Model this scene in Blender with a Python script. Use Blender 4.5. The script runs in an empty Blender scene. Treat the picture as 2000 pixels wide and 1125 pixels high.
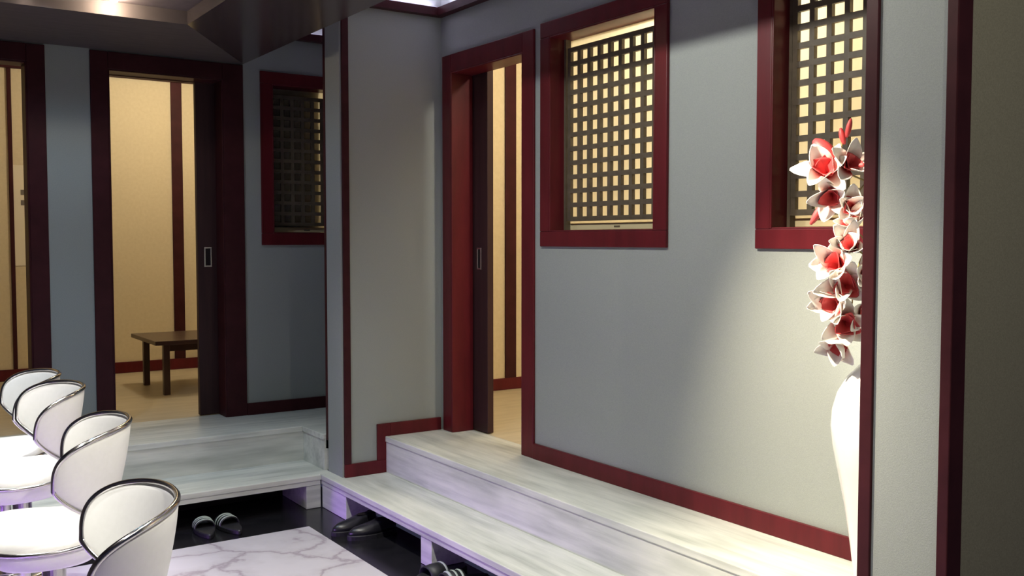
import bpy, bmesh, math, random
from math import sin, cos, pi, radians, sqrt
from mathutils import Vector, Matrix
random.seed(7)
scn = bpy.context.scene
COL = scn.collection

# ------------------------------------------------------------------ materials
def new_mat(name):
    m = bpy.data.materials.new(name); m.use_nodes = True
    nt = m.node_tree
    return m, nt, nt.nodes['Principled BSDF']

def N(nt, kind, **kw):
    n = nt.nodes.new(kind)
    for k, v in kw.items():
        if hasattr(n, k): setattr(n, k, v)
        else: n.inputs[k].default_value = v
    return n

def ramp(nt, stops):
    r = nt.nodes.new('ShaderNodeValToRGB')
    el = r.color_ramp.elements
    while len(el) < len(stops): el.new(.5)
    for e, (p, c) in zip(el, stops):
        e.position = p; e.color = (*c, 1)
    return r

def coords(nt, scale, space='Object', rot=(0, 0, 0)):
    if space == 'World':
        src = nt.nodes.new('ShaderNodeNewGeometry').outputs['Position']
    else:
        src = nt.nodes.new('ShaderNodeTexCoord').outputs[space]
    mp = N(nt, 'ShaderNodeMapping')
    mp.inputs['Scale'].default_value = scale
    mp.inputs['Rotation'].default_value = rot
    nt.links.new(src, mp.inputs['Vector'])
    return mp.outputs['Vector']

def plain(name, c, rough=.5, metal=0., spec=.5, coat=0.):
    m, nt, b = new_mat(name)
    b.inputs['Base Color'].default_value = (*c, 1)
    b.inputs['Roughness'].default_value = rough
    b.inputs['Metallic'].default_value = metal
    b.inputs['Specular IOR Level'].default_value = spec
    b.inputs['Coat Weight'].default_value = coat
    return m

def mottled(name, c0, c1, scale, rough=.6, bump=0., detail=4, space='World', spec=.5, coat=0.):
    m, nt, b = new_mat(name)
    v = coords(nt, scale, space)
    n = N(nt, 'ShaderNodeTexNoise', Scale=1., Detail=detail, Roughness=.6)
    nt.links.new(v, n.inputs['Vector'])
    r = ramp(nt, [(.3, c0), (.7, c1)])
    nt.links.new(n.outputs['Fac'], r.inputs['Fac'])
    nt.links.new(r.outputs['Color'], b.inputs['Base Color'])
    b.inputs['Roughness'].default_value = rough
    b.inputs['Specular IOR Level'].default_value = spec
    b.inputs['Coat Weight'].default_value = coat
    if bump:
        bp = N(nt, 'ShaderNodeBump', Strength=bump, Distance=.002)
        nt.links.new(n.outputs['Fac'], bp.inputs['Height'])
        nt.links.new(bp.outputs['Normal'], b.inputs['Normal'])
    return m

def laminate(name, axis):
    """pale whitewashed wood boards whose grain runs along one axis"""
    m, nt, b = new_mat(name)
    sc = (26, 1.6, 26) if axis == 'Y' else (1.6, 26, 26)
    n = N(nt, 'ShaderNodeTexNoise', Scale=1., Detail=6, Roughness=.65)
    nt.links.new(coords(nt, sc, 'World'), n.inputs['Vector'])
    sc2 = (9.5, 2.2, 9.5) if axis == 'Y' else (2.2, 9.5, 9.5)
    w = N(nt, 'ShaderNodeTexNoise', Scale=1., Detail=2)
    nt.links.new(coords(nt, sc2, 'World'), w.inputs['Vector'])
    r1 = ramp(nt, [(.25, (.48, .50, .48)), (.5, (.66, .68, .65)), (.75, (.78, .79, .75))])
    r2 = ramp(nt, [(.3, (.74, .76, .75)), (.55, (1, 1, 1)), (.8, (.9, .92, .9))])
    nt.links.new(n.outputs['Fac'], r1.inputs['Fac'])
    nt.links.new(w.outputs['Fac'], r2.inputs['Fac'])
    mx = N(nt, 'ShaderNodeMix', data_type='RGBA', blend_type='MULTIPLY')
    mx.inputs[0].default_value = 1
    nt.links.new(r1.outputs['Color'], mx.inputs[6]); nt.links.new(r2.outputs['Color'], mx.inputs[7])
    nt.links.new(mx.outputs[2], b.inputs['Base Color'])
    b.inputs['Roughness'].default_value = .42
    b.inputs['Specular IOR Level'].default_value = .4
    return m

def marble(name):
    m, nt, b = new_mat(name)
    v = coords(nt, (1, 1, 1), 'World')
    d = N(nt, 'ShaderNodeTexNoise', Scale=2.6, Detail=5, Roughness=.55)
    nt.links.new(v, d.inputs['Vector'])
    sub = N(nt, 'ShaderNodeVectorMath', operation='SCALE'); sub.inputs['Scale'].default_value = .55
    nt.links.new(d.outputs['Color'], sub.inputs[0])
    add = N(nt, 'ShaderNodeVectorMath', operation='ADD')
    nt.links.new(v, add.inputs[0]); nt.links.new(sub.outputs[0], add.inputs[1])
    vo = N(nt, 'ShaderNodeTexVoronoi', feature='DISTANCE_TO_EDGE', Scale=2.5)
    nt.links.new(add.outputs[0], vo.inputs['Vector'])
    r = ramp(nt, [(0, (.36, .32, .36)), (.05, (.53, .505, .545)), (.20, (.58, .56, .605))])
    nt.links.new(vo.outputs['Distance'], r.inputs['Fac'])
    nt.links.new(r.outputs['Color'], b.inputs['Base Color'])
    b.inputs['Roughness'].default_value = .22
    return m

def translucent(name, c):
    m, nt, b = new_mat(name)
    d = N(nt, 'ShaderNodeBsdfDiffuse'); t = N(nt, 'ShaderNodeBsdfTranslucent')
    w = N(nt, 'ShaderNodeTexWave', Scale=1., Distortion=1.5); w.bands_direction = 'X'
    nt.links.new(coords(nt, (60, 60, 2), 'World'), w.inputs['Vector'])
    r = ramp(nt, [(0, tuple(x * .93 for x in c)), (1, c)])
    nt.links.new(w.outputs['Fac'], r.inputs['Fac'])
    for s in (d, t): nt.links.new(r.outputs['Color'], s.inputs['Color'])
    mx = N(nt, 'ShaderNodeMixShader'); mx.inputs[0].default_value = .9
    nt.links.new(d.outputs[0], mx.inputs[1]); nt.links.new(t.outputs[0], mx.inputs[2])
    nt.links.new(mx.outputs[0], nt.nodes['Material Output'].inputs['Surface'])
    return m

def emitter(name, c, s):
    m, nt, b = new_mat(name)
    b.inputs['Base Color'].default_value = (*c, 1)
    b.inputs['Emission Color'].default_value = (*c, 1)
    b.inputs['Emission Strength'].default_value = s
    return m

def petal_mat(name):
    m, nt, b = new_mat(name)
    a = N(nt, 'ShaderNodeAttribute', attribute_name='along')
    r = ramp(nt, [(0, (.45, .012, .02)), (.22, (.60, .04, .05)), (.42, (.86, .62, .57)), (.7, (.92, .88, .83))])
    nt.links.new(a.outputs['Fac'], r.inputs['Fac'])
    nt.links.new(r.outputs['Color'], b.inputs['Base Color'])
    b.inputs['Roughness'].default_value = .55
    b.inputs['Subsurface Weight'].default_value = 0.
    return m

M = dict(
    paper=mottled('grey_wallpaper', (.285, .312, .305), (.335, .365, .352), (330, 330, 330), .75, .25, 3),
    cream=mottled('cream_wallpaper', (.66, .57, .40), (.71, .62, .45), (40, 40, 40), .75, 0, 3),
    olive=mottled('olive_wallpaper', (.25, .235, .175), (.33, .31, .23), (260, 260, 260), .8, .25, 3),
    white=mottled('ceiling_paint', (.78, .77, .79), (.82, .81, .83), (20, 20, 20), .8),
    wood=mottled('mahogany', (.082, .009, .013), (.125, .013, .019), (14, 14, 2.5), .36, 0, 4, spec=.22),
    trimwood=mottled('dark_mahogany', (.038, .010, .013), (.056, .014, .018), (10, 10, 10), .42, 0, 4, spec=.13),  # darker than mahogany; on the far door frames it stands in for shade
    doorwood=mottled('door_veneer', (.034, .015, .017), (.05, .022, .023), (30, 30, 2), .5, 0, 4, spec=.25),
    lattice=mottled('lattice_wood', (.085, .068, .048), (.125, .10, .07), (20, 20, 20), .5, 0, 3, spec=.35),
    tray=mottled('tray_paint', (.10, .08, .09), (.13, .10, .115), (20, 20, 20), .8),
    soffit_gloss=mottled('soffit_gloss', (.055, .045, .050), (.075, .06, .065), (30, 5, 5), .22, 0, 4, spec=.5),
    soffit=mottled('soffit_veneer', (.075, .060, .064), (.10, .08, .084), (5, 30, 5), .8, 0, 4, spec=.5),
    deckY=laminate('whitewashed_boards_y', 'Y'),
    deckX=laminate('whitewashed_boards_x', 'X'),
    roomfloor=mottled('room_boards', (.50, .44, .33), (.62, .55, .42), (3, 18, 3), .4, 0, 4),
    marble=marble('white_marble'),
    blacktile=mottled('black_tile', (.007, .007, .009), (.014, .013, .016), (9, 9, 9), .2, 0, 4, spec=.4),
    cubby=plain('cubby_black', (.012, .008, .009), .7, spec=.2),
    leather=mottled('white_leather', (.87, .87, .84), (.90, .90, .87), (60, 60, 60), .38, .05, 3, 'Object'),
    chrome=plain('chrome', (.62, .60, .60), .16, 1.),
    steel=plain('brushed_steel', (.60, .57, .54), .35, 1.),
    vase=plain('white_glaze', (.86, .85, .82), .18, coat=.4),
    blind=translucent('cream_blind', (.95, .93, .84)),
    blindbar=plain('blind_bar', (.72, .62, .38), .5),
    mark=plain('blind_latch', (.14, .11, .07), .5),
    tablewood=plain('table_wood', (.055, .030, .026), .3),
    rubber=mottled('black_rubber', (.010, .010, .013), (.018, .018, .022), (60, 60, 60), .5, .1, 3, 'Object'),
    shoeleather=plain('shoe_leather', (.012, .012, .016), .32),
    greyband=plain('grey_band', (.30, .33, .36), .5),
    whiteband=plain('white_band', (.36, .42, .39), .6),
    notice=plain('notice_paper', (.80, .74, .62), .7),
    ink=plain('notice_ink', (.16, .14, .13), .7),
    petal=petal_mat('petal'),
    bud=plain('bud_red', (.56, .06, .065), .5),
    stem=plain('stem_green', (.36, .30, .12), .6),
    housing=plain('lamp_housing', (.05, .05, .05), .4, .6),
    bulb=emitter('lamp_bulb', (1, .86, .66), 25.),
    violet=emitter('violet_strip', (.50, .22, 1.), 2.5),
    lilac=emitter('cove_strip', (.80, .74, 1.), 1.),
    counter=plain('counter_front', (.05, .04, .05), .4),
)

# ------------------------------------------------------------------ mesh helpers
class MB:
    def __init__(s): s.bm = bmesh.new()
    def box(s, x0, x1, y0, y1, z0, z1):
        v = [s.bm.verts.new((x, y, z)) for z in (z0, z1) for (x, y) in ((x0, y0), (x1, y0), (x1, y1), (x0, y1))]
        for f in ((3, 2, 1, 0), (4, 5, 6, 7), (0, 1, 5, 4), (1, 2, 6, 5), (2, 3, 7, 6), (3, 0, 4, 7)):
            s.bm.faces.new([v[i] for i in f])
        return s
    def prism(s, pts, z0, z1):
        lo = [s.bm.verts.new((x, y, z0)) for x, y in pts]; hi = [s.bm.verts.new((x, y, z1)) for x, y in pts]
        n = len(pts)
        s.bm.faces.new(lo[::-1]); s.bm.faces.new(hi)
        for i in range(n):
            s.bm.faces.new((lo[i], lo[(i + 1) % n], hi[(i + 1) % n], hi[i]))
        return s
    def lathe(s, prof, seg=32, c=(0, 0), z0=0.):
        rings = []
        for r, z in prof:
            if r < 1e-5: rings.append([s.bm.verts.new((c[0], c[1], z0 + z))])
            else: rings.append([s.bm.verts.new((c[0] + r * cos(2 * pi * k / seg), c[1] + r * sin(2 * pi * k / seg), z0 + z)) for k in range(seg)])
        s.loft(rings); return s
    def loft(s, rings, closed=True):
        for a, b in zip(rings[:-1], rings[1:]):
            n = max(len(a), len(b))
            rng = range(n if closed else n - 1)
            for k in rng:
                q = [a[k % len(a)], a[(k + 1) % len(a)], b[(k + 1) % len(b)], b[k % len(b)]]
                u = []
                for x in q:
                    if x not in u: u.append(x)
                if len(u) > 2:
                    try: s.bm.faces.new(u)
                    except ValueError: pass
        return s
    def ring_loft(s, rings_xyz, closed=True, cap=True):
        R = [[s.bm.verts.new(p) for p in r] for r in rings_xyz]
        s.loft(R, closed)
        if cap and closed:
            s.bm.faces.new(R[0][::-1]); s.bm.faces.new(R[-1])
        return s
    def tube(s, pts, r, seg=8, closed=False, taper=None):
        pts = [Vector(p) for p in pts]; n = len(pts); rings = []
        up = None
        for i, p in enumerate(pts):
            a = pts[(i - 1) % n] if (closed or i > 0) else p
            b = pts[(i + 1) % n] if (closed or i < n - 1) else p
            t = (b - a).normalized() if (b - a).length > 1e-9 else Vector((0, 0, 1))
            if up is None:
                up = Vector((0, 0, 1)) if abs(t.z) < .9 else Vector((1, 0, 0))
            up = (up - t * up.dot(t))
            if up.length < 1e-6: up = t.orthogonal()
            up.normalize(); w = t.cross(up)
            rr = r if taper is None else r * taper(i / max(1, n - 1))
            rings.append([s.bm.verts.new(p + (up * cos(2 * pi * k / seg) + w * sin(2 * pi * k / seg)) * rr) for k in range(seg)])
        s.loft(rings)
        if closed: s.loft([rings[-1], rings[0]])
        else:
            s.bm.faces.new(rings[0][::-1]); s.bm.faces.new(rings[-1])
        return s
    def build(s, name, mat, parent=None, bevel=0., smooth=False, mat4=None):
        if mat4 is not None: s.bm.transform(mat4)
        bmesh.ops.recalc_face_normals(s.bm, faces=s.bm.faces)
        me = bpy.data.meshes.new(name); s.bm.to_mesh(me); s.bm.free()
        me.materials.append(M[mat])
        if smooth:
            me.shade_smooth()
        o = bpy.data.objects.new(name, me); COL.objects.link(o)
        if parent is not None: o.parent = parent
        if bevel:
            b = o.modifiers.new('bevel', 'BEVEL'); b.width = bevel; b.segments = 2; b.limit_method = 'ANGLE'
        return o

def structure(o, label=None, cat=None):
    o['kind'] = 'structure'
    if label: o['label'] = label
    if cat: o['category'] = cat
    return o

def empty(name, loc=(0, 0, 0), rz=0.):
    o = bpy.data.objects.new(name, None); COL.objects.link(o)
    o.location = loc; o.rotation_euler = (0, 0, rz); o.empty_display_size = .1
    return o

def tag(o, label, cat, group=None):
    o['label'] = label; o['category'] = cat
    if group: o['group'] = group
    return o

def copy_tree(o, parent=None):
    c = o.copy(); COL.objects.link(c)
    if parent is not None: c.parent = parent
    for ch in list(o.children): copy_tree(ch, c)
    return c

# ------------------------------------------------------------------ key dimensions
XA = 2.82          # face of the wall with the two lattice windows
YC = 5.97          # face of the wall at the far end
ZU, ZL = .383, .18 # raised floor, lower step
ZK = 2.79          # top of the crown mouldings, which hide added light strips
ZC = 2.86          # alcove ceilings, lifted to make room for the added strips
ZS = 2.565         # underside of the dark soffit
XS0, XS1, YS0 = 1.43, 2.03, 5.04
D0, D1, DH = 4.065, 4.77, 2.42        # doorway in the lattice wall
W1 = (3.085, 3.835); W2 = (1.707, 2.457); WZ = (1.522, 2.458)
C0, C1, CH = 1.237, 1.895, 2.457      # doorway in the far wall
L0, L1 = .10, .815                    # doorway at the far end of the far wall
WC = (2.205, 2.745)

# ------------------------------------------------------------------ floors and steps
structure(MB().box(-2.2, 2.3, -1.6, 5.6, -.06, -.004).build('floor', 'blacktile'),
          'polished black tile floor bordering the white marble', 'floor')
structure(MB().box(-1.4, 1.92, -1.6, 4.722, -.004, 0).build('marble_floor', 'marble'),
          'white marble floor with grey veins beside the bar stools', 'floor')

def frontboards(mb, edges, z, t, over):
    for e in edges: mb.box(*e, z - t, z)
deck = MB()
deck.box(-2.2, 2.186, 5.438, YC + .13, .30, ZU).box(2.186, XA + .05, 5.12, YC + .13, .30, ZU)
far_floor = structure(deck.build('raised_floor', 'deckX', bevel=.003), 'pale whitewashed raised floor in front of the far doorway', 'floor')
r = MB().box(-2.2, 2.19, 5.430, 5.465, ZL, .352).box(2.178, 2.215, 5.12, 5.465, ZL, .352)
r.build('riser', 'deckX', far_floor)
MB().box(-2.2, 2.172, 5.424, 5.445, .352, ZU + .001).box(2.172, 2.193, 5.12, 5.445, .352, ZU + .001).build('nosing', 'deckX', far_floor, bevel=.004)
deck = MB().box(2.45, XA + .13, 1.57, 4.90, .30, ZU)
near_floor = structure(deck.build('raised_floor.001', 'deckY', bevel=.003), 'pale whitewashed raised floor under the two lattice windows', 'floor')
MB().box(2.447, 2.485, 1.60, 4.90, ZL, .352).build('riser', 'deckY', near_floor)
MB().box(2.442, 2.463, 1.60, 4.90, .352, ZU + .001).build('nosing', 'deckY', near_floor, bevel=.004)
structure(MB().box(-.6, 3.6, YC + .13, 8.5, .30, ZU - .001).build('room_floor', 'roomfloor'), 'pale floor inside the lit room beyond the far doorway', 'floor')
structure(MB().box(XA + .13, 5.4, 1.2, YC, .30, ZU - .001).build('room_floor.001', 'roomfloor'), 'pale floor inside the lit room behind the lattice windows', 'floor')

st = tag(empty('wooden_step', (2.12, 3., 0)), 'long whitewashed wooden step with open shoe cubbies below the lattice windows', 'step')
P = lambda m: m  # parts are built in world axes, then shifted to the step's base
def stepart(mb, name, mat, root, bevel=.003):
    return mb.build(name, mat, root, bevel=bevel, mat4=Matrix.Translation(-root.location))
stepart(MB().box(2.12, 2.465, 1.605, 5.052, .152, ZL), 'tread', 'deckY', st)
stepart(MB().box(2.124, 2.15, 1.605, 5.05, .125, .152), 'fascia', 'deckY', st)
for y0, y1 in ((4.72, 5.036), (3.80, 3.90), (2.88, 2.98), (1.96, 2.06)):
    stepart(MB().box(2.127, 2.42, y0, y1, -.003, .125), 'post', 'deckY', st)
stepart(MB().box(2.42, 2.44, 1.605, 4.90, -.003, .15), 'back_panel', 'cubby', st)
st2 = tag(empty('wooden_step', (.4, 5.03, 0)), 'whitewashed wooden step in front of the far doorway behind the bar stools', 'step')
stepart(MB().prism([(-2.2, 5.03), (2.1195, 5.03), (2.1195, 5.052), (2.195, 5.052), (2.195, 5.445), (-2.2, 5.445)], .152, ZL), 'tread', 'deckX', st2)
stepart(MB().box(-2.2, 2.117, 5.034, 5.06, .125, .152), 'fascia', 'deckX', st2)
for x0, x1 in ((2.035, 2.1195), (.30, .40), (-1.4, -1.3)):
    stepart(MB().box(x0, x1, 5.037, 5.42, -.003, .125), 'post', 'deckX', st2)
stepart(MB().box(-2.2, 2.117, 5.40, 5.42, -.003, .15), 'back_panel', 'cubby', st2)

# ------------------------------------------------------------------ walls
def wall_y(x0, x1, ya, yb, za, zb, holes):
    """wall running along Y; holes = [(y0, y1, z0, z1)] sorted by y"""
    m = MB(); y = ya
    for (h0, h1, g0, g1) in holes:
        if h0 > y: m.box(x0, x1, y, h0, za, zb)
        if g0 > za: m.box(x0, x1, h0, h1, za, g0)
        m.box(x0, x1, h0, h1, g1, zb); y = h1
    m.box(x0, x1, y, yb, za, zb)
    return m
def wall_x(y0, y1, xa, xb, za, zb, holes):
    m = MB(); x = xa
    for (h0, h1, g0, g1) in holes:
        if h0 > x: m.box(x, h0, y0, y1, za, zb)
        if g0 > za: m.box(h0, h1, y0, y1, za, g0)
        m.box(h0, h1, y0, y1, g1, zb); x = h1
    m.box(x, xb, y0, y1, za, zb)
    return m
structure(wall_y(XA, XA + .12, 1.562, YC, ZU, ZC, [(*W2, *WZ), (*W1, *WZ), (D0, D1, ZU, DH)]).build('wall_right', 'paper'),
          'grey papered wall with two lattice windows and a doorway', 'wall')
structure(wall_x(YC, YC + .12, -2.2, XA + .12, ZU, ZC, [(L0, L1, ZU, CH), (C0, C1, ZU, CH), (*WC, *WZ)]).build('wall_back', 'paper'),
          'grey papered wall holding the far doorways', 'wall')
structure(MB().box(2.19, XA, 4.90, 5.09, .0, ZC).build('wall_divider', 'paper'), 'grey projecting wall between the two alcoves', 'wall')
# near end of the room: a projecting wall with a papered end and a darker olive face
nw = structure(MB().box(2.19, 4.2, 1.375, 1.562, .0, ZC).build('wall_front', 'paper'), 'projecting wall end in light grey paper beside the vase', 'wall')
MB().box(2.235, 4.2, 1.363, 1.375, .0, ZC).build('wall_panel', 'olive', nw)
# rooms behind
structure(MB().box(-.6, 3.6, 8.45, 8.5, ZU, 2.95).box(-.65, -.6, YC + .12, 8.5, ZU, 2.95).box(3.6, 3.65, YC + .12, 8.5, ZU, 2.95)
          .build('wall_room', 'cream'), 'cream papered walls of the room with the low table', 'wall')
structure(MB().box(-.6, 3.6, YC + .12, 8.5, 2.95, 3.0).build('room_ceiling', 'cream'))
structure(MB().box(XA + .12, 5.4, YC - .03, YC, ZU, 2.95).box(5.4, 5.45, 1.2, YC, ZU, 2.95).box(XA + .12, 5.4, 1.6, 1.65, ZU, 2.95)
          .build('wall_room.001', 'cream'), 'cream papered walls of the room behind the lattice windows', 'wall')
structure(MB().box(XA + .12, 5.45, 1.2, YC, 2.95, 3.0).build('room_ceiling.001', 'cream'))
# cream lining on the room side of the papered walls
structure(wall_y(XA + .12, XA + .126, 1.65, YC - .03, ZU, 2.95, [(*W2, *WZ), (*W1, *WZ), (D0, D1, ZU, DH)]).build('wall_room.002', 'cream'))
structure(wall_x(YC + .12, YC + .126, -.6, 3.6, ZU, 2.95, [(L0, L1, ZU, CH), (C0, C1, ZU, CH), (*WC, *WZ)]).build('wall_room.003', 'cream'))

# ------------------------------------------------------------------ ceilings
structure(MB().box(XS1, XA + .12, .5, YC + .1, ZC, ZC + .05).build('ceiling', 'white'), 'white alcove ceiling above the lattice windows', 'ceiling')
sf = structure(MB().prism([(XS0, -1.6), (XS1, -1.6), (XS1, YC), (XS0, YS0)], ZS, ZC + .05).build('ceiling_beam', 'soffit_gloss'),
               'dark lowered soffit running along the alcove opening', 'beam')
structure(MB().prism([(-2.2, YS0), (XS0, YS0), (XS1, YC), (-2.2, YC)], ZS, ZC + .05).build('ceiling_beam.001', 'soffit'),
          'dark lowered soffit over the far doorways', 'beam')
structure(MB().box(-2.2, XS0, -1.6, YS0, 2.632, ZC + .05).build('ceiling.001', 'tray'), 'raised tray ceiling over the bar stools', 'ceiling')

# ------------------------------------------------------------------ trims
def trim(n, mb, mat='trimwood', bevel=.003, label=None):
    o = structure(mb.build('trim_%d' % n, mat, bevel=bevel))
    if label: o['label'] = label; o['category'] = 'trim'
    return o
def crown(n, boxes, label):
    m = MB()
    for b in boxes: m.box(*b, ZK - .045, ZK)
    return trim(n, m, bevel=0, label=label)
crown(1, [(XA - .05, XA, 1.562, 4.9), (XS1, XA - .05, 4.85, 4.9)], 'dark crown moulding under the white alcove ceiling')
crown(2, [(XS1, XA, YC - .05, YC), (XA - .05, XA, 5.09, YC - .05), (2.24, XA - .05, 5.09, 5.14)], 'dark crown moulding in the dim alcove')
trim(3, MB().box(2.198, 2.238, 4.885, 4.9, ZL + .07, ZK - .045), label='dark corner batten on the projecting grey wall')
trim(4, MB().box(2.187, 2.24, 5.09, 5.118, ZU - .03, ZC), label='dark corner batten in the dim alcove')
trim(5, MB().box(2.182, 2.24, 1.562, 1.600, ZL, ZC), 'trimwood', label='dark red batten between the vase and the light wall end')
trim(6, MB().box(2.184, 2.245, 1.345, 1.375, 0, ZC), 'trimwood', label='dark red batten between the light wall end and the olive wall')
structure(MB().box(XA - .018, XA, 1.6, D0 - .0985, ZU, ZU + .078).build('baseboard_right', 'wood', bevel=.003), 'dark red baseboard under the lattice windows', 'baseboard')
structure(MB().box(2.198, 2.475, 4.882, 4.9, ZL, ZL + .072).box(2.395, 2.475, 4.882, 4.9, ZL + .072, ZU + .072)
          .box(2.475, XA - .018, 4.882, 4.9, ZU, ZU + .072).build('baseboard_divider', 'wood', bevel=.003), 'stepped dark red baseboard on the projecting grey wall', 'baseboard')
structure(MB().box(C1 + .128, XA, YC - .018, YC, ZU, ZU + .075).box(L1 + .095, C0 - .097, YC - .018, YC, ZU, ZU + .075)
          .build('baseboard_back', 'trimwood', bevel=.003), 'dark baseboard along the far wall', 'baseboard')
structure(MB().box(-.6, 3.6, 8.432, 8.45, ZU, ZU + .09).build('baseboard_room', 'wood', bevel=.003), 'dark red baseboard behind the low table', 'baseboard')
structure(MB().box(XA + .126, 5.4, YC - .048, YC - .03, ZU, ZU + .085).build('baseboard_room.001', 'wood', bevel=.003), 'dark baseboard inside the doorway by the lattice windows', 'baseboard')
trim(7, MB().box(2.245, 2.335, 8.435, 8.45, ZU + .09, 2.80).box(1.015, 1.045, 8.435, 8.45, ZU + .09, 2.80), 'trimwood', label='dark red vertical battens behind the low table')
trim(8, MB().box(-.6, 3.6, 8.42, 8.45, 2.80, 2.875), 'trimwood', label='dark rail along the top of the room wall')
trim(9, MB().box(3.945, 4.04, YC - .045, YC - .03, ZU + .085, 2.80), 'trimwood', label='dark red vertical batten seen through the open doorway')
trim(10, MB().box(XA + .126, 5.4, YC - .06, YC - .03, 2.80, 2.875), 'trimwood')

# ------------------------------------------------------------------ doors
def door(n, label, frame, panel, ring, hole, root_loc, fm='trimwood'):  # default darker wood puts the dim alcove's shade into the frame colour
    d = structure(empty('door_%d' % n, root_loc), label, 'door')
    T = Matrix.Translation(-Vector(root_loc))
    frame.build('door_frame', fm, d, bevel=.004, mat4=T)
    if panel:
        pn = panel.build('door_panel', 'doorwood', d, bevel=.003, mat4=T)
        if ring:
            h = ring.build('handle', 'steel', pn, bevel=.002, mat4=T)
            h['label'] = 'steel flush pull'
            hole.build('pull_recess', 'cubby', pn, mat4=T)
    return d
def xframe(x0, x1, yf, yb, z0, z1, wl, wr, wt, proud=.014):
    """casing round an opening in a wall facing -Y, with lining of the opening"""
    m = MB(); f = yf - proud
    m.box(x0 - wl, x0, f, yf, z0, z1 + wt).box(x1, x1 + wr, f, yf, z0, z1 + wt).box(x0, x1, f, yf, z1, z1 + wt)
    m.box(x0 - .001, x0 + .008, f, yb, z0, z1).box(x1 - .008, x1 + .001, f, yb, z0, z1).box(x0 + .008, x1 - .008, f, yb, z1 - .008, z1 + .001)
    return m
def yframe(y0, y1, xf, xb, z0, z1, w, wt, proud=.014):
    m = MB(); f = xf - proud
    m.box(f, xf, y0 - w, y0, z0, z1 + wt).box(f, xf, y1, y1 + w, z0, z1 + wt).box(f, xf, y0, y1, z1, z1 + wt)
    m.box(f, xb, y0 - .001, y0 + .008, z0, z1).box(f, xb, y1 - .008, y1 + .001, z0, z1).box(f, xb, y0 + .008, y1 - .008, z1 - .008, z1 + .001)
    return m
# flush pull: four bars round a dark recess
def pull_y(yc, x, zc, w, h):
    b = .009; m = MB()
    for y0, y1, z0, z1 in ((yc - w, yc + w, zc + h - b, zc + h), (yc - w, yc + w, zc - h, zc - h + b), (yc - w, yc - w + b, zc - h + b, zc + h - b), (yc + w - b, yc + w, zc - h + b, zc + h - b)):
        m.box(x - .005, x + .001, y0, y1, z0, z1)
    return m, MB().box(x - .001, x + .001, yc - w + b, yc + w - b, zc - h + b, zc + h - b)
def pull_x(xc, y, zc, w, h):
    b = .009; m = MB()
    for x0, x1, z0, z1 in ((xc - w, xc + w, zc + h - b, zc + h), (xc - w, xc + w, zc - h, zc - h + b), (xc - w, xc - w + b, zc - h + b, zc + h - b), (xc + w - b, xc + w, zc - h + b, zc + h - b)):
        m.box(x0, x1, y - .005, y + .001, z0, z1)
    return m, MB().box(xc - w + b, xc + w - b, y - .001, y + .001, zc - h + b, zc + h - b)
rg, hl = pull_y(4.70, 2.95, 1.375, .022, .062)
door(1, 'dark sliding door standing part open in its red-brown frame beside the first lattice window',
     yframe(D0, D1, XA, XA + .127, ZU, DH, .098, .10), MB().box(2.95, 2.99, 4.614, 5.40, ZU + .004, 2.47), rg, hl, (2.82, 4.42, ZU), 'wood')
rg, hl = pull_x(1.835, 6.105, 1.375, .024, .062)
door(2, 'dark sliding door with a steel flush pull standing open before the room with the low table',
     xframe(C0, C1, YC, YC + .127, ZU, CH, .096, .128, .10), MB().box(1.772, 2.585, 6.105, 6.145, ZU + .004, 2.50), rg, hl, (1.566, 5.97, ZU))
door(3, 'red-brown door frame of the far doorway at the edge of the photo',
     xframe(L0, L1, YC, YC + .127, ZU, CH, .095, .094, .10), None, None, None, (.457, 5.97, ZU))
trim(11, MB().box(C0, C1, 6.10, 6.14, CH - .012, CH + .05), 'trimwood')

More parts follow.
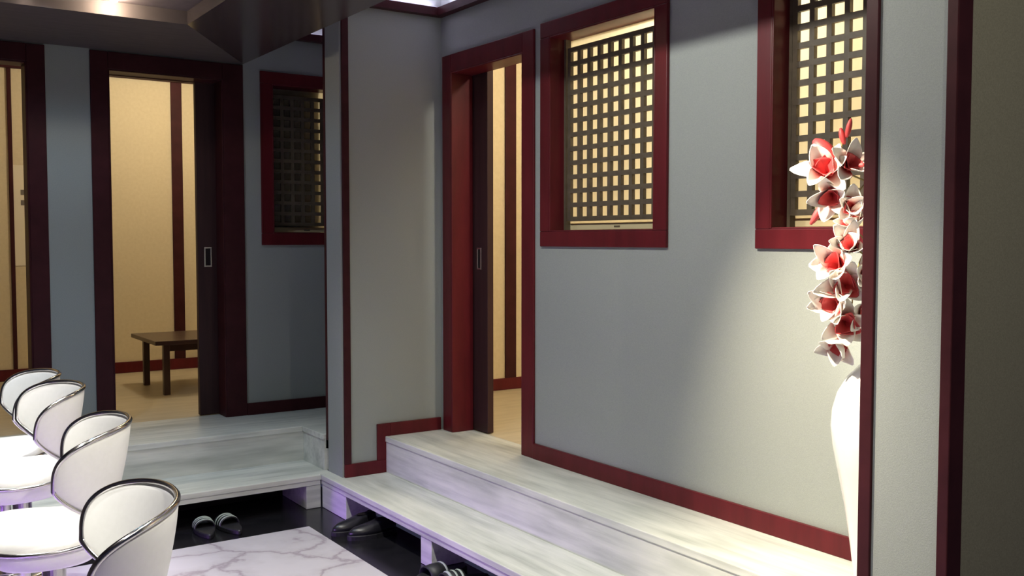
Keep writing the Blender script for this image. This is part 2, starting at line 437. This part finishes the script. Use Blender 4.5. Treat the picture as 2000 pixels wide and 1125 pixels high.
# ------------------------------------------------------------------ lattice windows
def window(n, label, axis, a0, a1, face, cw, cols, lat0, lat1, rows=12, lz=(1.572, 2.405)):
    """axis 'Y': in the wall facing -X.  axis 'X': in the wall facing -Y."""
    mid = (a0 + a1) / 2
    loc = (face, mid, WZ[0]) if axis == 'Y' else (mid, face, WZ[0])
    w = structure(empty('window_%d' % n, loc), label, 'window')
    T = Matrix.Translation(-Vector(loc))
    def bx(m, u0, u1, d0, d1, z0, z1):
        if axis == 'Y': m.box(face + d0, face + d1, u0, u1, z0, z1)
        else: m.box(u0, u1, face + d0, face + d1, z0, z1)
    m = MB(); z0, z1 = WZ; c = cw
    bx(m, a0 - c, a1 + c, -.016, 0, z0 - .073, z0); bx(m, a0 - c, a1 + c, -.016, 0, z1, z1 + .075)
    bx(m, a0 - c, a0, -.016, 0, z0, z1); bx(m, a1, a1 + c, -.016, 0, z0, z1)
    bx(m, a0 - .001, a0 + .008, -.016, .125, z0, z1); bx(m, a1 - .008, a1 + .001, -.016, .125, z0, z1)
    bx(m, a0 + .008, a1 - .008, -.016, .125, z0 - .001, z0 + .006); bx(m, a0 + .008, a1 - .008, -.016, .125, z1 - .008, z1 + .001)
    m.build('window_frame', 'wood', w, bevel=.004, mat4=T)
    m = MB(); b = .022
    pu = (lat1 - lat0 - b) / cols; pz = (lz[1] - lz[0] - b) / rows
    for k in range(cols + 1): bx(m, lat0 + k * pu, lat0 + k * pu + b, .072, .090, lz[0], lz[1])
    for k in range(rows + 1): bx(m, lat0, lat1, .071, .088, lz[0] + k * pz, lz[0] + k * pz + b)
    m.build('lattice', 'lattice', w, mat4=T)
    m = MB()
    for u in (a0 + .008, a1 - .022): bx(m, u, u + .014, .07, .1, z0 + .006, z1 - .008)
    m.build('lattice_stop', 'lattice', w, mat4=T)
    m = MB(); bx(m, a0 + .010, a1 - .010, .108, .110, z0 + .010, z1 - .010)
    bl = m.build('blind', 'blind', w, mat4=T)
    m = MB(); bx(m, a0 + .012, a1 - .012, .100, .107, z0 + .008, z0 + .040)
    br = m.build('bottom_bar', 'blindbar', bl, bevel=.002, mat4=T)
    m = MB(); bx(m, mid - .02, mid + .02, .098, .101, z0 + .018, z0 + .026)
    m.build('latch', 'mark', bl, mat4=T)
    return w
window(1, 'wooden lattice window with backlit cream blind next to the sliding doorway', 'Y', *W1, XA, .074, 9, 3.100, 3.800)
window(2, 'wooden lattice window with cream blind behind the red flowers', 'Y', *W2, XA, .070, 9, 1.735, 2.435)
window(3, 'unlit wooden lattice window in the dim alcove, only its edge glowing', 'X', *WC, YC, .074, 7, 2.222, 2.745 - .017)

# ------------------------------------------------------------------ notice on the room wall
nt_ = tag(empty('paper_notice', (1.10, 8.449, 1.70)), 'pale paper notice with two small dark marks on the cream wall', 'notice')
MB().box(-.078, .12, -.004, 0, -.42, .36).build('sheet', 'notice', nt_)
MB().box(-.005, .02, -.006, -.004, .13, .17).build('print_mark', 'ink', nt_)
MB().box(-.005, .02, -.006, -.004, .05, .09).build('print_mark', 'ink', nt_)

# ------------------------------------------------------------------ low table
tb = tag(empty('low_table', (2.3, 7.36, ZU)), 'low dark wooden table in the cream room behind the far doorway', 'table')
MB().box(-.57, .57, -.36, .36, .36, .39).build('tabletop', 'tablewood', tb, bevel=.004)
MB().box(-.50, .50, -.30, -.27, .31, .36).build('apron', 'tablewood', tb); MB().box(-.50, .50, .27, .30, .31, .36).build('apron', 'tablewood', tb)
for sx in (-1, 1):
    for sy in (-1, 1):
        MB().box(sx * .48 - .022, sx * .48 + .022, sy * .285 - .022, sy * .285 + .022, 0, .36).build('leg', 'tablewood', tb, bevel=.003)

# ------------------------------------------------------------------ bar stools
TM = 1.478
def back_prof(t):
    a = abs(t)
    hL, H, h0 = .137, .295, -.005
    top = hL + (H - hL) * (max(0, 1 - a ** 2.97)) ** .309
    bot = hL - (hL - h0) * (max(0, 1 - a ** 1.96)) ** .769
    return bot, top
def back_r(h): return .210 + .26 * (h + .005)
def bp(t, v, off):
    b, tp = back_prof(t); h = b + (tp - b) * v
    th = t * TM; r = back_r(h) + off
    return Vector((r * cos(th) * .80, r * sin(th), h))
def make_stool():
    root = empty('bar_stool')
    # seat cushion
    m = MB(); seg = 48
    def R(phi):
        c, s_ = cos(phi), sin(phi)
        return .205 * (abs(c) ** 2.5 + abs(s_) ** 2.5) ** (-1 / 2.5) * (1.0 - .14 * c)
    def rim(phi): return -.040 + .013 * cos(2 * phi)
    rings = []
    for f, dz in ((0, .0), (.3, .0), (.6, .002), (.82, 0), (.93, -.008), (1.0, -.022)):
        rings.append([m.bm.verts.new((f * R(2 * pi * k / seg) * cos(2 * pi * k / seg), f * R(2 * pi * k / seg) * sin(2 * pi * k / seg),
                                      dz + (rim(2 * pi * k / seg) + .040) * f ** 2)) for k in range(seg)] if f else [m.bm.verts.new((0, 0, 0))])
    for f, dz in ((1.02, 0.), (1.0, -.02), (.90, -.055), (.68, -.085), (.40, -.10), (.16, -.105)):
        rings.append([m.bm.verts.new((f * R(2 * pi * k / seg) * cos(2 * pi * k / seg), f * R(2 * pi * k / seg) * sin(2 * pi * k / seg),
                                      (rim(2 * pi * k / seg) if f > .85 else -.040) + dz)) for k in range(seg)])
    m.loft(rings); m.bm.faces.new(rings[-1])
    seat = m.build('seat', 'leather', root, smooth=True)
    m = MB()
    m.tube([(1.025 * R(2 * pi * k / 64) * cos(2 * pi * k / 64), 1.025 * R(2 * pi * k / 64) * sin(2 * pi * k / 64), rim(2 * pi * k / 64)) for k in range(64)], .0075, 8, True)
    pp = m.build('piping', 'chrome', seat, smooth=True); pp['label'] = 'chrome piping'
    # wrap-round backrest
    m = MB(); nu, nv = 48, 14; inn, out = [], []
    for i in range(nu + 1):
        t = -1 + 2 * i / nu; t = sin(t * pi / 2)
        ri, ro = [], []
        for j in range(nv + 1):
            v = j / nv
            puff = (max(0., sin(pi * v)) ** .5) * (max(0, 1 - t * t)) ** .25
            ri.append(m.bm.verts.new(bp(t, v, -.014 * puff))); ro.append(m.bm.verts.new(bp(t, v, .016 * puff)))
        inn.append(ri); out.append(ro)
    for g in (inn, out):
        for a, b in zip(g[:-1], g[1:]):
            for j in range(nv): m.bm.faces.new((a[j], b[j], b[j + 1], a[j + 1]))
    bmesh.ops.remove_doubles(m.bm, verts=m.bm.verts, dist=.0004)
    back = m.build('backrest', 'leather', root, smooth=True)
    loop = []
    K = 60
    for k in range(K + 1): loop.append(bp(sin((-1 + 2 * k / K) * pi / 2), 1, 0))
    for k in range(1, K): loop.append(bp(sin((1 - 2 * k / K) * pi / 2), 0, 0))
    m = MB(); m.tube(loop, .0078, 8, True)
    pp = m.build('piping', 'chrome', back, smooth=True); pp['label'] = 'chrome piping'
    return root
def stool_stand(root, seat_z):
    """gas-lift column, foot ring and base; heights follow the stool's own setting"""
    m = MB().lathe([(.0, -.105), (.075, -.105), (.075, -.115), (.036, -.125), (.034, -seat_z * .48), (.0, -seat_z * .48)], 24)
    m.build('column_cover', 'chrome', root, smooth=False)
    m = MB().lathe([(.0, -seat_z * .47), (.024, -seat_z * .47), (.024, -seat_z + .03), (.0, -seat_z + .03)], 24)
    m.build('gas_lift', 'chrome', root)
    m = MB().lathe([(.0, .045), (.03, .045), (.045, .028), (.10, .018), (.185, .012), (.195, .006), (.195, 0), (0, 0)], 40, z0=-seat_z)
    m.build('base', 'chrome', root, smooth=True)
    zf = -seat_z + .20
    pts = [(-.02 - .15 * sin(a) - .02, .13 * cos(a), zf) for a in [pi * k / 16 for k in range(17)]]
    m = MB().tube([(-.0, .03, zf)] + pts + [(-.0, -.03, zf)], .009, 8)
    m.build('foot_ring', 'chrome', root, smooth=True)
STOOLS = [  # x, y, seat height, turn
    (.420, 2.476, .562, -9, 'white bar stool with chrome piping, lowest in the photo and overlapping the marble floor'),
    (.497, 3.307, .614, -12, 'white bar stool second from the lowest, its broad white seat in full view'),
    (.528, 4.242, .601, 0, 'white bar stool third from the lowest, overlapping the stool at the photo edge'),
    (.533, 4.825, .585, -1, 'white bar stool at the end of the row, cut by the edge of the photo'),
]
proto = make_stool()
for i, (x, y, z, a, lab) in enumerate(STOOLS):
    o = proto if i == 0 else copy_tree(proto)
    o.location = (x, y, z); o.rotation_euler = (0, 0, radians(a))
    tag(o, lab, 'stool', 'white bar stools along the bar')
for i, o in enumerate([o for o in list(COL.objects) if o.name.startswith('bar_stool')]):
    stool_stand(o, o.location.z)

# ------------------------------------------------------------------ bar counter (the stools stand along it)
bc = tag(empty('bar_counter', (-.1, 2.4, 0)), 'dark bar counter with a violet light strip along the row of stools', 'counter')
MB().box(-.5, -.02, -1.1, 2.6, .0, 1.02).build('counter_body', 'counter', bc)
MB().box(-.55, .12, -1.15, 2.6, 1.02, 1.06).build('counter_top', 'counter', bc, bevel=.004)
MB().box(-.018, -.006, -1.05, 2.55, .10, .125).build('light_strip', 'violet', bc)

# ------------------------------------------------------------------ slippers and shoes
def foot_outline(L, W, n=28):
    pts = []
    for k in range(n):
        a = 2 * pi * k / n
        u = cos(a)                       # +1 toe, -1 heel
        wdt = W * (.46 + .09 * u - .05 * cos(2 * a)) * (1 if sin(a) > 0 else .94)
        pts.append((L / 2 * u, wdt * sin(a) * (1.0 if u > -.2 else .95)))
    return pts
def make_slide(stripes=3, band='whiteband', name='slide_sandal'):
    root = empty(name)
    o = foot_outline(.27, .105)
    m = MB()
    m.ring_loft([[(x * .97, y * .95, 0) for x, y in o], [(x, y, .006) for x, y in o], [(x, y, .022) for x, y in o], [(x * .96, y * .93, .027) for x, y in o]])
    m.build('sole', 'rubber', root, smooth=False)
    def arch(x0, x1, r0, r1, lift, n=14):
        """band across the foot from one side of the sole to the other"""
        rings = []
        for (x, rr) in ((x0, 0), (x1, 1)):
            pass
        m2 = MB(); outer = []; inner = []
        for x, s in ((x0, 1.0), ((x0 + x1) / 2, 1.03), (x1, .93)):
            outer.append([m2.bm.verts.new((x, .052 * cos(pi * k / n), .018 + (.048 * s + lift) * sin(pi * k / n) ** .8)) for k in range(n + 1)])
            inner.append([m2.bm.verts.new((x, .047 * cos(pi * k / n), .018 + (.048 * s + lift - .006) * sin(pi * k / n) ** .8)) for k in range(n + 1)])
        m2.loft(outer, False); m2.loft(inner, False)
        for g in (0, -1):
            for k in range(n): m2.bm.faces.new((outer[g][k], outer[g][k + 1], inner[g][k + 1], inner[g][k]))
        return m2
    sp = arch(-.005, .085, 0, 0, 0).build('strap', 'rubber', root, smooth=True)
    for k in range(stripes):
        x0 = .004 + k * .027 if stripes > 1 else -.003
        arch(x0, x0 + .012, 0, 0, .0025).build('stripe', band, sp, smooth=True)
    return root
GL = 'striped slide sandals on the black floor'
s0 = make_slide()
s0.location = (1.445, 4.925, -.004); s0.rotation_euler = (0, 0, radians(84))
tag(s0, 'black slide sandal with white stripes on black tile, closer to the bar stools', 'sandal', GL)
s1 = copy_tree(s0); s1.location = (1.568, 4.915, -.004); s1.rotation_euler = (0, 0, radians(94))
tag(s1, 'black slide sandal with white stripes on black tile, farther from the bar stools', 'sandal', GL)
s2 = copy_tree(s0); s2.location = (2.135, 3.555, -.004); s2.rotation_euler = (0, 0, radians(176))
tag(s2, 'black slide sandal with white stripes half under the long step', 'sandal', GL)
q0 = make_slide(1, 'greyband', 'slip_on_shoe')
q0.location = (2.115, 3.685, -.004); q0.rotation_euler = (0, 0, radians(184))
tag(q0, 'black slipper with one grey band, half under the long step beside a striped sandal', 'slipper')

def make_shoe():
    root = empty('black_shoe')
    o = foot_outline(.27, .10)
    MB().ring_loft([[(x, y, 0) for x, y in o], [(x, y, .02) for x, y in o], [(x * .98, y * .96, .024) for x, y in o]]).build('sole', 'rubber', root)
    m = MB(); rings = []
    for z, sx, sy, dx in ((.02, .97, .95, 0), (.04, .95, .93, -.003), (.055, .86, .84, -.012), (.068, .62, .66, -.04), (.078, .48, .56, -.062)):
        rings.append([(x * sx + dx, y * sy, z + (.012 if x < -.04 and z > .06 else 0)) for x, y in o])
    m.ring_loft(rings); m.build('upper', 'shoeleather', root, smooth=True)
    m = MB(); m.ring_loft([[(x * .40 - .064, y * .44, .0835) for x, y in o], [(x * .36 - .064, y * .40, .0845) for x, y in o]])
    m.build('opening', 'cubby', root)
    return root
b0 = make_shoe(); b0.location = (2.085, 4.52, -.004); b0.rotation_euler = (0, 0, radians(186))
tag(b0, 'plain black shoe by the violet-lit step corner, toe out on the tile', 'shoe', 'plain black shoes under the step')
b1 = copy_tree(b0); b1.location = (2.125, 4.40, -.004); b1.rotation_euler = (0, 0, radians(178))
tag(b1, 'plain black shoe under the step, farther from the violet-lit corner', 'shoe', 'plain black shoes under the step')

# ------------------------------------------------------------------ vase and flowers
VX, VY = 2.598, 1.800
prof = [(0, 0), (.088, 0), (.092, .006), (.090, .02), (.093, .06), (.104, .15), (.124, .28), (.146, .39), (.162, .47), (.168, .53), (.164, .58),
        (.150, .63), (.122, .68), (.088, .715), (.060, .737), (.046, .755), (.044, .775), (.054, .80), (.058, .806), (.052, .803), (.040, .775), (.0, .75)]
vs = tag(MB().lathe(prof, 56).build('floor_vase', 'vase', smooth=True), 'tall glossy white vase on the raised floor by the projecting wall end', 'vase')
vs.location = (VX, VY, ZU)

def petal(mb, lay, M4, L, W, curl, cup, n=8, k=4):
    rows = []
    for i in range(n + 1):
        u = i / n
        w = W * (sin(pi * min(1, u * .93 + .05)) ** .7) * (1 - .25 * u)
        row = []
        for j in range(-k, k + 1):
            s = j / k
            z = curl * u * u + cup * (s * s) * w * 1.2 * sin(pi * min(u, .9))
            v = mb.bm.verts.new(M4 @ Vector((L * u * (1 - .25 * abs(curl) * u), s * w, z)))
            v[lay] = u
            row.append(v)
        rows.append(row)
    for a, b in zip(rows[:-1], rows[1:]):
        for j in range(2 * k): mb.bm.faces.new((a[j], a[j + 1], b[j + 1], b[j]))
def bloom(parent, c, facing, size, seed, npet=6, open_=.5, name='bloom'):
    rnd = random.Random(seed)
    m = MB(); lay = m.bm.verts.layers.float.new('along')
    z = Vector(facing).normalized(); x = z.orthogonal().normalized(); y = z.cross(x)
    base = Matrix((x, y, z)).transposed().to_4x4()
    for k in range(npet):
        a = 2 * pi * k / npet + rnd.uniform(-.15, .15)
        tilt = open_ + rnd.uniform(-.15, .15) + (.25 if k % 2 else 0)
        P = Matrix.Translation(c) @ base @ Matrix.Rotation(a, 4, 'Z') @ Matrix.Rotation(-tilt, 4, 'Y')
        petal(m, lay, P, size * rnd.uniform(.9, 1.2), size * rnd.uniform(.28, .38), size * rnd.uniform(-.1, .35), rnd.uniform(.3, .8))
    o = m.build(name, 'petal', parent, smooth=True)
    sm = o.modifiers.new('thick', 'SOLIDIFY'); sm.thickness = .0012
    # red inner petals standing up in the middle of the bloom
    m = MB(); lay = m.bm.verts.layers.float.new('along')
    for k in range(3):
        P = Matrix.Translation(c) @ base @ Matrix.Rotation(2 * pi * k / 3 + rnd.uniform(-.4, .4), 4, 'Z') @ Matrix.Rotation(-1.05 + rnd.uniform(-.15, .15), 4, 'Y')
        petal(m, lay, P, size * rnd.uniform(.60, .72), size * rnd.uniform(.30, .38), -.12 * size, .9)
    ip = m.build('inner_petals', 'bud', o, smooth=True); ip['label'] = 'red inner petals'
    sm = ip.modifiers.new('thick', 'SOLIDIFY'); sm.thickness = .0012
    return o
def bud(parent, a, b, r, mat='bud'):
    a, b = Vector(a), Vector(b)
    pts = [a.lerp(b, i / 8) for i in range(9)]
    return MB().tube(pts, r, 10, taper=lambda u: max(.05, sin(pi * (u * .9 + .06)) ** .6)).build('bud', mat, parent, smooth=True)
def branch(root, path, blooms, buds):
    L = Vector(root.location)
    pts = []
    P = [Vector(p) for p in path]
    for i in range(len(P) - 1):
        p0, p1, p2, p3 = P[max(0, i - 1)], P[i], P[i + 1], P[min(len(P) - 1, i + 2)]
        for k in range(8):
            t = k / 8
            pts.append(.5 * ((2 * p1) + (p2 - p0) * t + (2 * p0 - 5 * p1 + 4 * p2 - p3) * t * t + (3 * p1 - p0 - 3 * p2 + p3) * t ** 3) - L)
    pts.append(P[-1] - L)
    st_ = MB().tube(pts, .0045, 8, taper=lambda u: 1 - .6 * u).build('stem', 'stem', root, smooth=True)
    for i, (c, f, s, np_, op) in enumerate(blooms):
        m = MB()
        c = Vector(c) - L
        bloom(root, c, f, s, int(path[1][0] * 1000) + i, np_, op)
        q = min(pts, key=lambda p: (p - c).length)
        m.tube([q, q.lerp(c, .5) + Vector((0, 0, .008)), c], .0022, 6)
        m.build('flower_stalk', 'stem', root, smooth=True)
    for a, b, r in buds: bud(root, Vector(a) - L, Vector(b) - L, r)
    return root
FX = 2.50
spray = tag(empty('flower_spray', (VX, VY, 1.185)), 'tall spray of white and red artificial flowers rising from the white vase', 'flowers')
branch(spray,
       [(VX + .012, VY + .005, 1.185), (2.620, 1.80, 1.36), (2.62, 1.80, 1.52), (2.57, 1.845, 1.64), (2.50, 1.905, 1.70), (2.485, 1.895, 1.80)],
       [((2.475, 1.945, 1.685), (-.70, -.35, .45), .100, 6, .30),
        ((2.49, 1.935, 1.625), (-.75, -.45, -.35), .090, 5, .62),
        ((2.50, 1.89, 1.70), (-.35, -.80, .35), .085, 5, .45),
        ((2.51, 1.885, 1.58), (-.60, -.65, .05), .080, 6, .65)],
       [((2.49, 1.925, 1.72), (2.47, 1.99, 1.79), .027), ((2.49, 1.895, 1.77), (2.484, 1.905, 1.82), .010), ((2.487, 1.885, 1.79), (2.487, 1.87, 1.845), .009),
        ((2.49, 1.955, 1.605), (2.47, 2.00, 1.53), .013)])
branch(spray,
       [(VX + .01, VY - .02, 1.185), (2.575, 1.80, 1.33), (2.555, 1.825, 1.46), (2.53, 1.855, 1.43), (2.515, 1.87, 1.34), (2.51, 1.88, 1.20)],
       [((2.515, 1.875, 1.515), (-.65, -.25, .65), .085, 6, .75), ((2.50, 1.875, 1.455), (-.72, -.50, .35), .092, 6, .75),
        ((2.49, 1.905, 1.405), (-.80, -.15, .15), .098, 6, .55), ((2.49, 1.885, 1.345), (-.75, -.60, .05), .095, 6, .5),
        ((2.485, 1.905, 1.295), (-.80, -.10, -.10), .100, 6, .6), ((2.49, 1.885, 1.235), (-.70, -.65, -.15), .095, 6, .55),
        ((2.495, 1.900, 1.180), (-.70, -.20, -.55), .090, 6, .6), ((2.53, 1.845, 1.375), (-.6, -.75, .1), .085, 6, .6), ((2.535, 1.845, 1.265), (-.6, -.75, -.1), .085, 6, .6)],
       [])

# ------------------------------------------------------------------ lamps
def point(loc, power, color, r=.02, name='lamp_light', kind='POINT', parent=None, **kw):
    d = bpy.data.lights.new(name, kind); d.energy = power; d.color = color
    if kind in ('POINT', 'SPOT'): d.shadow_soft_size = r
    for k, v in kw.items(): setattr(d, k, v)
    o = bpy.data.objects.new(name, d); COL.objects.link(o); o.location = loc
    if parent is not None: o.parent = parent
    return o
def aim(o, to):
    o.rotation_euler = (Vector(to) - o.location).to_track_quat('-Z', 'Y').to_euler()
WARM = (1., .90, .76); COOL = (.95, 1., .95); BLUE = (.52, .76, 1.)
lamp0 = empty('ceiling_lamp')
MB().lathe([(0, .036), (.045, .036), (.045, .030), (.03, .026), (.018, .02), (.0, .02)], 24).build('housing', 'housing', lamp0)
MB().lathe([(0, .030), (.016, .026), (.02, .020), (.014, .011), (0, .008)], 20).build('bulb', 'bulb', lamp0, smooth=True)
LAMPS = [(.69, 4.985, 2.572, 'small bright ceiling lamp glaring at the top corner of the photo', 15, 24),
         (1.06, 4.94, 2.598, 'ceiling lamp tucked behind the lip of the dark soffit', 1, 20),
         (1.33, 4.10, 2.598, 'ceiling lamp above the farther bar stools', 0, 75),
         (1.33, 3.25, 2.598, 'ceiling lamp above the second bar stool', 36, 80),
         (1.33, 2.40, 2.598, 'ceiling lamp lighting the vase', 50, 72),
         (1.33, 1.50, 2.598, 'ceiling lamp beside the projecting wall end', 2, 90),
         (1.33, -.60, 2.598, 'ceiling lamp before the olive wall', 60, 10)]  # last lamp added behind the camera to lift the olive wall
for i, (x, y, z, lab, pw, dn) in enumerate(LAMPS):
    o = lamp0 if i == 0 else copy_tree(lamp0)
    o.location = (x, y, z)
    tag(o, lab, 'lamp', 'small ceiling lamps around the tray')
    if i < 2:
        point((x, 4.965, 2.586), pw, BLUE, .0015, kind='SPOT', spot_size=radians(168), spot_blend=.5)
    elif pw:
        q = point((x + .03, y, 2.580), pw, COOL, .0015, kind='SPOT', spot_size=radians(132), spot_blend=.5)
        if y == 2.4: q.data.color = (1., .93, .80)
        aim(q, (XA, y - .35, 1.05) if y > 0 else (2.75, 1.36, 1.25))
        if y < 0: q.data.spot_size = radians(70); q.data.color = (1., .95, .78)
    point((x, y, z - .03), dn, BLUE if i < 2 else (1., .97, .87), .015, kind='SPOT', spot_size=radians(92), spot_blend=1.)
for x, pw in ((.69, 2.5), (1.06, 6.)): point((x, 4.955, 2.605), pw, (1., .82, .56), .006)
# lamps over the bar, straight down on the seats
for y in (2.2, 3.2, 4.2, 5.0 - .1):
    o = copy_tree(lamp0); o.location = (.42, y, 2.598)
    tag(o, 'ceiling lamp over the bar counter', 'lamp', 'small ceiling lamps over the bar')
    point((.42, y, 2.57), 105, (1., .97, .95), .012, kind='SPOT', spot_size=radians(46), spot_blend=.7)
# warm spot picking out the vase and flowers
sp = point((1.36, 2.40, 2.555), 430, (1., .86, .62), .02, kind='SPOT', spot_size=radians(54), spot_blend=1.)
aim(sp, (2.78, 1.90, .66))
sp = point((1.36, 2.46, 2.555), 170, (1., .90, .72), .02, kind='SPOT', spot_size=radians(25), spot_blend=1.)
aim(sp, (2.50, 1.93, 1.42))
# extra lamp, added only to brighten the stools' backs
o = copy_tree(lamp0); o.location = (1.0, 1.1, 2.598)
tag(o, 'ceiling lamp turned towards the backs of the bar stools', 'lamp', 'small ceiling lamps around the tray')
sp = point((1.0, 1.1, 2.565), 170, (1., .95, .82), .02, kind='SPOT', spot_size=radians(44), spot_blend=.9)
aim(sp, (.62, 3.3, .72))
# unseen light strips added on the crown mouldings to brighten the alcove ceilings
for (x, y, lx, ly, pw) in ((XA - .028, 3.2, .03, 3.2, 3.4), (2.42, 4.872, .70, .03, 1.0), (2.42, YC - .028, .70, .03, .16), (XA - .028, 5.5, .03, .7, .16)):
    structure(MB().box(x - lx / 2, x + lx / 2, y - ly / 2, y + ly / 2, ZK, ZK + .003).build('trim_cove', 'lilac'))
    a = point((x, y, ZK + .006), pw, (.86, .78, 1.), kind='AREA', shape='RECTANGLE', size=lx, size_y=ly); a.rotation_euler = (pi, 0, 0)
# lamps of the two cream rooms, the last an added one
point((2.1, 7.35, 2.75), 29, (1., .86, .62), .06)
point((4.0, 4.75, 2.75), 30, (1., .85, .60), .06)
point((3.3, 2.75, 2.75), 60, (1., .91, .72), .06)
point((3.0, 6.75, 2.6), 9, (1., .86, .62), .05)  # extra lamp added to brighten the glowing edge of the far lattice
# violet light under the bar
a = point((.01, 2.9, .12), 8, (.45, .20, 1.), kind='AREA', shape='RECTANGLE', size=.03, size_y=3.2, spread=radians(80))
a.rotation_euler = (0, radians(-58), 0)
a = point((.08, 3.9, .14), 3.6, (.50, .22, 1.), kind='AREA', shape='RECTANGLE', size=.03, size_y=1.8, spread=radians(44))
a.rotation_euler = (0, radians(-79), 0)
sp = point((.05, 4.4, .30), 60, (.42, .16, 1.), .02, kind='SPOT', spot_size=radians(7), spot_blend=.8); aim(sp, (2.13, 4.80, .06))  # narrow violet spot added for the glow on the step corner

# ------------------------------------------------------------------ world, camera, view
w = bpy.data.worlds.new('world'); scn.world = w; w.use_nodes = True
bg = w.node_tree.nodes['Background']; bg.inputs['Color'].default_value = (.42, .44, .80, 1); bg.inputs['Strength'].default_value = .06

cam = bpy.data.cameras.new('camera'); co = bpy.data.objects.new('camera', cam); COL.objects.link(co)
cam.sensor_width = 36; cam.sensor_fit = 'HORIZONTAL'; cam.lens = 1906 / 2000 * 36
pitch = math.atan((562.5 - 468) / 1906)
co.location = (0, 0, 1.483); co.rotation_euler = (pi / 2 - pitch, 0, -radians(34.03))
cam.clip_start = .02
scn.camera = co
vs_ = scn.view_settings
vs_.view_transform = 'Standard'; vs_.look = 'None'; vs_.exposure = 0.; vs_.gamma = 1.; vs_.use_curve_mapping = False
